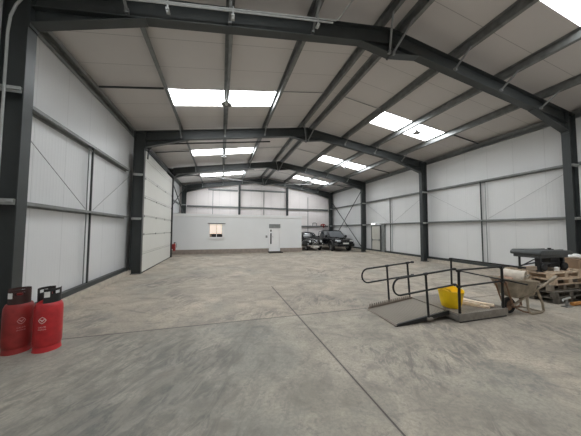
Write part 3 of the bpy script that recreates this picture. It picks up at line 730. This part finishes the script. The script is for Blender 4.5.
# ------------------------------------------------------------------ pallets
def pallet(label, loc, rz, m, L=1.2, W=1.0):
    t = thing('pallet', label, 'pallet', loc, rz, 'stacked wooden pallets')
    H = .145
    for i in range(3):
        y = (0, W/2-.05, W-.1)[i]; b = BM(); box(b, 0, L, y, y+.1, 0, .02); obj('bottom_board', b, m, t, bevel=.002)
        for j in range(3):
            x = (0, L/2-.07, L-.14)[j]; b = BM(); box(b, x, x+.14, y, y+.1, .02, .1); obj('block', b, m, t, bevel=.003)
    for j in range(3):
        x = (0, L/2-.06, L-.12)[j]; b = BM(); box(b, x, x+.12, 0, W, .1, .121); obj('cross_board', b, m, t, bevel=.002)
    for k in range(7):
        y = k*(W-.1)/6; b = BM(); dz = random.uniform(0, .0015); box(b, random.uniform(-.008, .004), L+random.uniform(-.004, .008), y, y+.1, .121, .143+dz); obj('deck_board', b, m, t, bevel=.002)
    return t
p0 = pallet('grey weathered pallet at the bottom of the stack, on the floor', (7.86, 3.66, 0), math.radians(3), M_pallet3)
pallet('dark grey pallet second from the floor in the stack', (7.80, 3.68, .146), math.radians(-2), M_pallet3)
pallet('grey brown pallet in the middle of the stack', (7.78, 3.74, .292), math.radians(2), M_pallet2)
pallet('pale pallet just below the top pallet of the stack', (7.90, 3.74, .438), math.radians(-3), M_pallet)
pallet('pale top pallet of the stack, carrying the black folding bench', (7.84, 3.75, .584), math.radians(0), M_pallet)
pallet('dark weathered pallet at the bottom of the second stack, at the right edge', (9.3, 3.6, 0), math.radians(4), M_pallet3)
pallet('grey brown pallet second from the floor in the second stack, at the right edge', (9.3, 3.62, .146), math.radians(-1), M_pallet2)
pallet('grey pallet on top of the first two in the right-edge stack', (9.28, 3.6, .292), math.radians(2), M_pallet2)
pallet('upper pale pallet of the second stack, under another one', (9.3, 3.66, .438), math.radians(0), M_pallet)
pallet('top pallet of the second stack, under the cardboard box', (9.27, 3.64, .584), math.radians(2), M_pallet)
ZT = .731
# black folding bench on the pallets
bn = thing('folding_bench', 'charcoal topped folding bench on black legs, standing on the pallets', 'bench', (7.72, 3.88, ZT))
b = BM()
prism(b, [(.0, .45), (.03, .415), (1.30, .415), (1.37, .44), (1.37, .48), (1.29, .525), (.10, .55), (.02, .505)], 'Y', 0, .66)
obj('bench_top', b, M_lid, bn, bevel=.02)
b = BM()
for y in (.14, .33, .52): box(b, .15, 1.22, y-.012, y+.012, .52, .547)
obj('top_rib', b, M_lid, bn, bevel=.006)
b = BM(); box(b, .06, 1.24, .05, .61, .345, .42); obj('apron', b, M_lid, bn, bevel=.01)
for x, y, w in ((.14, .10, .035), (.22, .56, .02), (1.08, .10, .035), (1.12, .56, .03)):
    b = BM(); box(b, x-w, x+w, y-w, y+w, .02, .36); lg = obj('leg', b, M_black, bn, bevel=.006)
    b = BM(); box(b, x-w-.015, x+w+.015, y-w-.015, y+w+.015, 0.003, .03); obj('foot', b, M_rubber, lg)
b = BM(); tube(b, [(.22, .56, .09), (.14, .13, .24)], .018, 8); tube(b, [(.22, .56, .06), (.9, .56, .26)], .015, 8); obj('brace', b, M_black, bn)
b = BM(); box(b, .12, 1.1, .08, .12, .18, .23); obj('side_bar', b, M_black, bn)
for x in (.16, 1.0):
    b = BM(); lathe(b, [(0, -.03), (.08, -.03), (.095, -.015), (.095, .015), (.08, .03), (0, .03)], (x+.03, .03, .125), 20, 'Y'); obj('wheel', b, M_rubber, bn, smooth=True)
b = BM(); box(b, .72, 1.18, .16, .5, .06, .345); obj('motor_box', b, M_blackp, bn, bevel=.02)
b = BM(); lathe(b, [(0, .52), (.025, .52), (.025, .55), (.04, .555), (.04, .58), (0, .585)], (.98, .3, 0), 12); obj('knob', b, M_black, bn)
b = BM(); lathe(b, [(0, 0), (.045, 0), (.05, .02), (.05, .09), (.02, .11), (0, .11)], n=14)
tag(obj('small_pot', b, M_white, loc=(8.42, 3.92, ZT), smooth=True), 'small white pot under the black folding bench on the pallets', 'pot')
# cardboard box, white item
t = thing('cardboard_box', 'brown cardboard box on the pallets right of the black bench', 'box', (9.5, 3.98, ZT+.003), math.radians(-3))
b = BM(); box(b, 0, .8, 0, .5, 0, .25); obj('box_body', b, M_card, t, bevel=.004)
b = BM(); box(b, -.02, .4, 0, .02, .22, .245); prism(b, [(-.005, .25), (.805, .25), (.80, .256), (0, .256)], 'Y', 0, .5); obj('box_flap', b, M_card, t)
b = BM(); bmesh.ops.create_icosphere(b, subdivisions=3, radius=1)
for v in b.verts:
    n_ = v.co.copy(); v.co = Vector((n_.x*.27, n_.y*.17, max(-.6, n_.z)*.075)) * (1 + .12*math.sin(7*n_.x) * math.cos(5*n_.y))
tag(obj('plastic_bag', b, M_white, loc=(9.85, 4.2, ZT+.315), smooth=True), 'crumpled white plastic bag on top of the cardboard box', 'bag')
# floor level items in front of the pallets
t = thing('jack_stand', 'small pale metal stand on the floor against the pallet stack', 'stand', (7.83, 3.50, 0))
b = BM(); box(b, -.1, .1, -.06, .06, 0, .012); tube(b, [(0, 0, 0.01), (0, 0, .17)], .022, 10); obj('base', b, M_galv, t)
b = BM(); tube(b, [(-.13, 0, .18), (.13, 0, .20)], .02, 10); tube(b, [(-.13, 0, .18), (-.15, .0, .14)], .015, 8); obj('crosspiece', b, M_bright, t)
b = BM(); tube(b, [(8.02, 3.50, .05), (8.95, 3.42, .06)], .042, 12); tag(obj('orange_post', b, M_orange, smooth=True), 'orange round post lying on the floor along the pallet stack', 'post')

# ------------------------------------------------------------------ vehicles
def wheel(parent, x, y, R, w, rimcol=M_chrome):
    b = BM(); lathe(b, [(R*.62, -w/2), (R*.9, -w/2), (R, -w*.3), (R, w*.3), (R*.9, w/2), (R*.62, w/2), (R*.62, -w/2)], (x, y, R), 28, 'X'); o = obj('wheel', b, M_rubber, parent, smooth=True)
    b = BM(); lathe(b, [(0, -w*.45), (R*.2, -w*.5), (R*.55, -w*.3), (R*.63, -w*.45), (R*.63, w*.45), (R*.55, w*.3), (R*.2, w*.5), (0, w*.45)], (x, y, R), 20, 'X'); obj('hub', b, rimcol, o, smooth=True)
def pickup():
    t = thing('pickup_truck', 'black double cab pickup truck parked facing out in the far right corner', 'pickup truck', (9.85, 17.25, 0))
    W = .9
    b = BM()
    loft(b, [(0.0, 0, .72, .50, .86, 4), (.05, 0, .80, .46, .98, 5), (.25, 0, .86, .42, 1.05, 6), (.7, 0, .88, .42, 1.10, 7), (1.35, 0, .89, .42, 1.13, 8), (1.6, 0, .89, .38, 1.13, 9), (3.5, 0, .90, .38, 1.14, 9), (3.6, 0, .90, .42, 1.14, 9)], 36)
    obj('body', b, M_carblk, t, smooth=True)
    b = BM()   # load bed
    box(b, -.9, .9, 3.62, 5.15, .45, .62); box(b, -.9, -.83, 3.62, 5.15, .6, 1.16); box(b, .83, .9, 3.62, 5.15, .6, 1.16); box(b, -.9, .9, 5.09, 5.15, .6, 1.16); box(b, -.9, .9, 3.62, 3.68, .6, 1.16)
    obj('load_bed', b, M_carblk, t, bevel=.02)
    # cabin
    b = BM()
    lo = [(-.84, 1.25), (.84, 1.25), (.84, 3.5), (-.84, 3.5)]; hi = [(-.66, 2.02), (.66, 2.02), (.66, 3.3), (-.66, 3.3)]
    def frus(bm, lo, hi, z0, z1, g=0.0):
        A = [bm.verts.new((x, y, z0)) for x, y in lo]; B = [bm.verts.new((x, y, z1)) for x, y in hi]
        bm.faces.new(A[::-1]); bm.faces.new(B)
        for i in range(4): bm.faces.new((A[i], A[(i+1) % 4], B[(i+1) % 4], B[i]))
    frus(b, lo, hi, 1.08, 1.72); obj('cabin', b, M_carblk, t, bevel=.05)
    b = BM(); prism(b, [(-.60, 2.08), (.60, 2.08), (.6, 3.2), (-.6, 3.2)], 'Z', 1.71, 1.755); obj('roof', b, M_carblk, t, bevel=.03)
    def quad(pts, nm, m, th=.012, par=None):
        b = BM(); P = [Vector(p) for p in pts]; nrm = (P[1]-P[0]).cross(P[2]-P[0]).normalized()*th
        A = [b.verts.new(p) for p in P]; B = [b.verts.new(p+nrm) for p in P]
        b.faces.new(A); b.faces.new(B[::-1])
        for i in range(len(P)): b.faces.new((A[i], A[(i+1) % len(P)], B[(i+1) % len(P)], B[i]))
        return obj(nm, b, m, par or t)
    def cab(u, v, side):  # point on cabin face
        if side == 'F': z = 1.08+.64*v; hw = .84-.18*v; y = 1.25+.77*v; return ((2*u-1)*hw, y-.012, z)
        z = 1.08+.64*v; s = -1 if side == 'L' else 1; y0 = 1.25+.77*v; y1 = 3.5-.2*v
        return (s*(.84-.18*v+.01), y0+(y1-y0)*u, z)
    quad([cab(.07, .14, 'F'), cab(.93, .14, 'F'), cab(.91, .9, 'F'), cab(.09, .9, 'F')], 'windscreen', M_glassl)
    for s in 'LR':
        quad([cab(.10, .14, s), cab(.50, .14, s), cab(.48, .88, s), cab(.06, .88, s)], 'side_window', M_glassl)
        quad([cab(.54, .14, s), cab(.93, .14, s), cab(.93, .88, s), cab(.52, .88, s)], 'side_window', M_glassd)
    b = BM(); box(b, -.34, .34, -.03, .03, .70, .96); g = obj('grille', b, M_blackp, t, bevel=.02)
    b = BM()
    box(b, -.36, .36, -.05, -.01, .95, .99); box(b, -.36, -.32, -.05, -.01, .70, .97); box(b, .32, .36, -.05, -.01, .70, .97); box(b, -.02, .02, -.045, 0, .7, .96)
    obj('grille_trim', b, M_cargrey, g)
    for s in (-1, 1):
        b = BM(); loft(b, [(0.0, s*.58, .17, .78, .95, 4), (.16, s*.66, .18, .78, .98, 4)], 16); obj('headlight', b, M_lens, t, smooth=True)
        b = BM(); loft(b, [(-.03, s*.60, .09, .50, .62, 3), (.05, s*.60, .09, .50, .62, 3)], 14); obj('fog_light', b, M_lens, t, smooth=True)
        b = BM(); box(b, *sorted((s*.86, s*1.06)), 1.55, 1.66, 1.12, 1.32); mr = obj('mirror', b, M_carblk, t, bevel=.03)
        b = BM(); tube(b, [(s*.94, y, .34+.18) for y in (1.25, 3.3)], .04, 8); obj('side_step', b, M_chrome, t)
        for y in (.85, 4.3):
            b = BM(); pts = [(s*.90, y+.46*math.cos(a), .40+.46*math.sin(a)) for a in [PI*k/12 for k in range(13)]]; tube(b, pts, .045, 8); obj('wheel_arch', b, M_blackp, t, smooth=True)
        b = BM(); box(b, *sorted((s*.90, s*.915)), 1.75, 1.95, .92, .95); box(b, *sorted((s*.90, s*.915)), 2.75, 2.95, .92, .95); obj('door_handle', b, M_chrome, t)
    b = BM(); loft(b, [(-.10, 0, .78, .42, .68, 4), (.0, 0, .88, .40, .72, 5), (.3, 0, .92, .40, .70, 6)], 28); obj('bumper', b, M_carblk, t, smooth=True)
    b = BM(); box(b, -.26, .26, -.125, -.10, .62, .74); obj('number_plate', b, M_plate, t)
    b = BM(); loft(b, [(.35, 0, .30, 1.09, 1.13, 4), (1.1, 0, .34, 1.12, 1.18, 4)], 16); obj('bonnet_scoop', b, M_carblk, t, smooth=True)
    for s in (-.79, .79):
        for y in (.85, 4.3): wheel(t, s, y, .37, .24, M_galv)
    b = BM(); tube(b, [(-.78, 3.75, 1.16), (-.66, 3.85, 1.62), (.66, 3.85, 1.62), (.78, 3.75, 1.16)], .03, 8); obj('roll_bar', b, M_black, t, smooth=True)
pickup()
def vintage():
    t = thing('vintage_car', 'dark vintage saloon car with chrome grille parked beside the office end wall', 'car', (7.74, 18.45, 0))
    b = BM()
    loft(b, [(.12, 0, .20, .42, .84, 3), (.2, 0, .30, .36, .93, 3), (.6, 0, .42, .34, 1.0, 3), (1.2, 0, .58, .32, 1.04, 3.2), (1.5, 0, .72, .3, 1.04, 4), (3.0, 0, .76, .3, 1.04, 4), (3.7, 0, .62, .34, .92, 3), (4.0, 0, .36, .4, .7, 2.5)], 32)
    obj('body', b, M_cargrey, t, smooth=True)
    b = BM()
    loft(b, [(1.25, 0, .60, .95, 1.06, 3), (1.5, 0, .66, .95, 1.32, 3.2), (1.75, 0, .66, .95, 1.53, 3.2), (2.3, 0, .66, .95, 1.60, 3.2), (2.9, 0, .62, .95, 1.50, 3), (3.4, 0, .44, .9, 1.15, 2.6)], 32)
    obj('cabin', b, M_cargrey, t, smooth=True)
    b = BM(); P = [(-.50, 1.36, 1.10), (.50, 1.36, 1.10), (.46, 1.66, 1.42), (-.46, 1.66, 1.42)]
    A = [b.verts.new(p) for p in P]; B_ = [b.verts.new((x, y-.02, z+.01)) for x, y, z in P]; b.faces.new(A); b.faces.new(B_[::-1])
    for i in range(4): b.faces.new((A[i], A[(i+1) % 4], B_[(i+1) % 4], B_[i]))
    ws = obj('windscreen', b, M_glassd, t)
    b = BM(); tube(b, [Vector(p)+Vector((0, -.02, .012)) for p in P], .010, 6, closed=True); tube(b, [(0, 1.33, 1.11), (0, 1.63, 1.43)], .012, 6); obj('windscreen_trim', b, M_chrome, ws)
    for s in (-1, 1):
        b = BM(); prism(b, [(1.75, 1.08), (2.3, 1.08), (2.3, 1.42), (1.85, 1.42)], 'X', *sorted((s*.58, s*.615))); prism(b, [(2.38, 1.08), (2.85, 1.08), (2.75, 1.38), (2.38, 1.42)], 'X', *sorted((s*.57, s*.605))); obj('side_window', b, M_glassd, t)
        b = BM(); loft(b, [(.10, s*.60, .12, .52, .80, 2.2), (.2, s*.60, .19, .40, .88, 2.4), (.5, s*.62, .22, .34, .93, 2.6), (1.0, s*.64, .21, .34, .90, 2.6), (1.5, s*.66, .17, .32, .72, 2.6), (2.0, s*.70, .10, .30, .5, 2.6)], 24); obj('fender', b, M_cargrey, t, smooth=True)
        b = BM(); loft(b, [(2.6, s*.68, .12, .3, .6, 2.4), (3.1, s*.68, .18, .32, .84, 2.6), (3.6, s*.66, .16, .36, .7, 2.4)], 20); obj('rear_fender', b, M_cargrey, t, smooth=True)
        b = BM(); lathe(b, [(0, -.02), (.07, -.012), (.092, .02), (.10, .02), (.105, .08), (.06, .2), (0, .24)], (s*.50, .06, .80), 20, 'Y'); hl = obj('headlight', b, M_chrome, t, smooth=True)
        b = BM(); lathe(b, [(0, -.035), (.055, -.025), (.084, 0), (.084, .02), (0, .02)], (s*.50, .05, .80), 20, 'Y'); obj('headlight_lens', b, M_lens, hl, smooth=True)
        b = BM(); lathe(b, [(0, -.02), (.04, -.01), (.05, .02), (.03, .1), (0, .12)], (s*.66, .1, .58), 14, 'Y'); obj('side_lamp', b, M_lens, t, smooth=True)
        for y in (.62, 3.15): wheel(t, s*.62, y, .31, .16)
        b = BM(); box(b, s*.30-.03, s*.30+.03, -.10, -.03, .36, .52); obj('overrider', b, M_chrome, t, bevel=.015)
    b = BM()
    for k in range(9): x = (k-4)*.05; tube(b, [(x, .13, .45), (x, .10, .70), (x, .16, .92-.006*abs(k-4)**2)], .010, 6)
    g = obj('grille', b, M_chrome, t)
    b = BM(); tube(b, [(-.24, .12, .42), (-.26, .10, .70), (-.18, .15, .93), (0, .16, .97), (.18, .15, .93), (.26, .10, .70), (.24, .12, .42)], .02, 8, closed=True); obj('grille_surround', b, M_chrome, g, smooth=True)
    b = BM(); loft(b, [(-.06, 0, .78, .40, .50, 3), (-.02, 0, .80, .39, .51, 3)], 24); obj('bumper', b, M_chrome, t, smooth=True)
    b = BM(); box(b, -.24, .24, -.085, -.07, .28, .40); obj('number_plate', b, M_plate, t)
    b = BM(); tube(b, [(0, .25, .955), (0, .7, 1.015), (0, 1.2, 1.055)], .012, 6); obj('bonnet_strip', b, M_chrome, t)
vintage()

# ------------------------------------------------------------------ light, camera
w = bpy.data.worlds.new('sky'); S.world = w; w.use_nodes = True
bg = w.node_tree.nodes['Background']; sky = w.node_tree.nodes.new('ShaderNodeTexSky'); sky.sky_type = 'NISHITA'; sky.sun_disc = False; sky.sun_elevation = math.radians(45)
w.node_tree.links.new(sky.outputs[0], bg.inputs['Color']); bg.inputs['Strength'].default_value = .3

f, yaw, pit, roll, h = 233.617, math.radians(16.55), math.radians(2.874), math.radians(.252), 1.78
xc = Vector((math.cos(yaw), -math.sin(yaw), 0)); z2 = Vector((-math.sin(pit)*math.sin(yaw), -math.sin(pit)*math.cos(yaw), math.cos(pit)))
fw = Vector((math.cos(pit)*math.sin(yaw), math.cos(pit)*math.cos(yaw), math.sin(pit)))
right = math.cos(roll)*xc + math.sin(roll)*z2; up = -math.sin(roll)*xc + math.cos(roll)*z2
cam = bpy.data.cameras.new('camera'); co = bpy.data.objects.new('camera', cam); C.objects.link(co)
cam.sensor_width = 36; cam.lens = 36*f/581; cam.clip_start = .05
mw = Matrix.Identity(4)
for i in range(3): mw[i][0], mw[i][1], mw[i][2] = right[i], up[i], -fw[i]
mw.translation = Vector((0, 0, h)); co.matrix_world = mw
S.camera = co
S.view_settings.view_transform = 'Standard'; S.view_settings.look = 'None'; S.view_settings.gamma = 1
S.view_settings.exposure = -0.02; S.view_settings.use_curve_mapping = False
S.cycles.max_bounces = 12; S.cycles.diffuse_bounces = 8; S.cycles.use_denoising = True
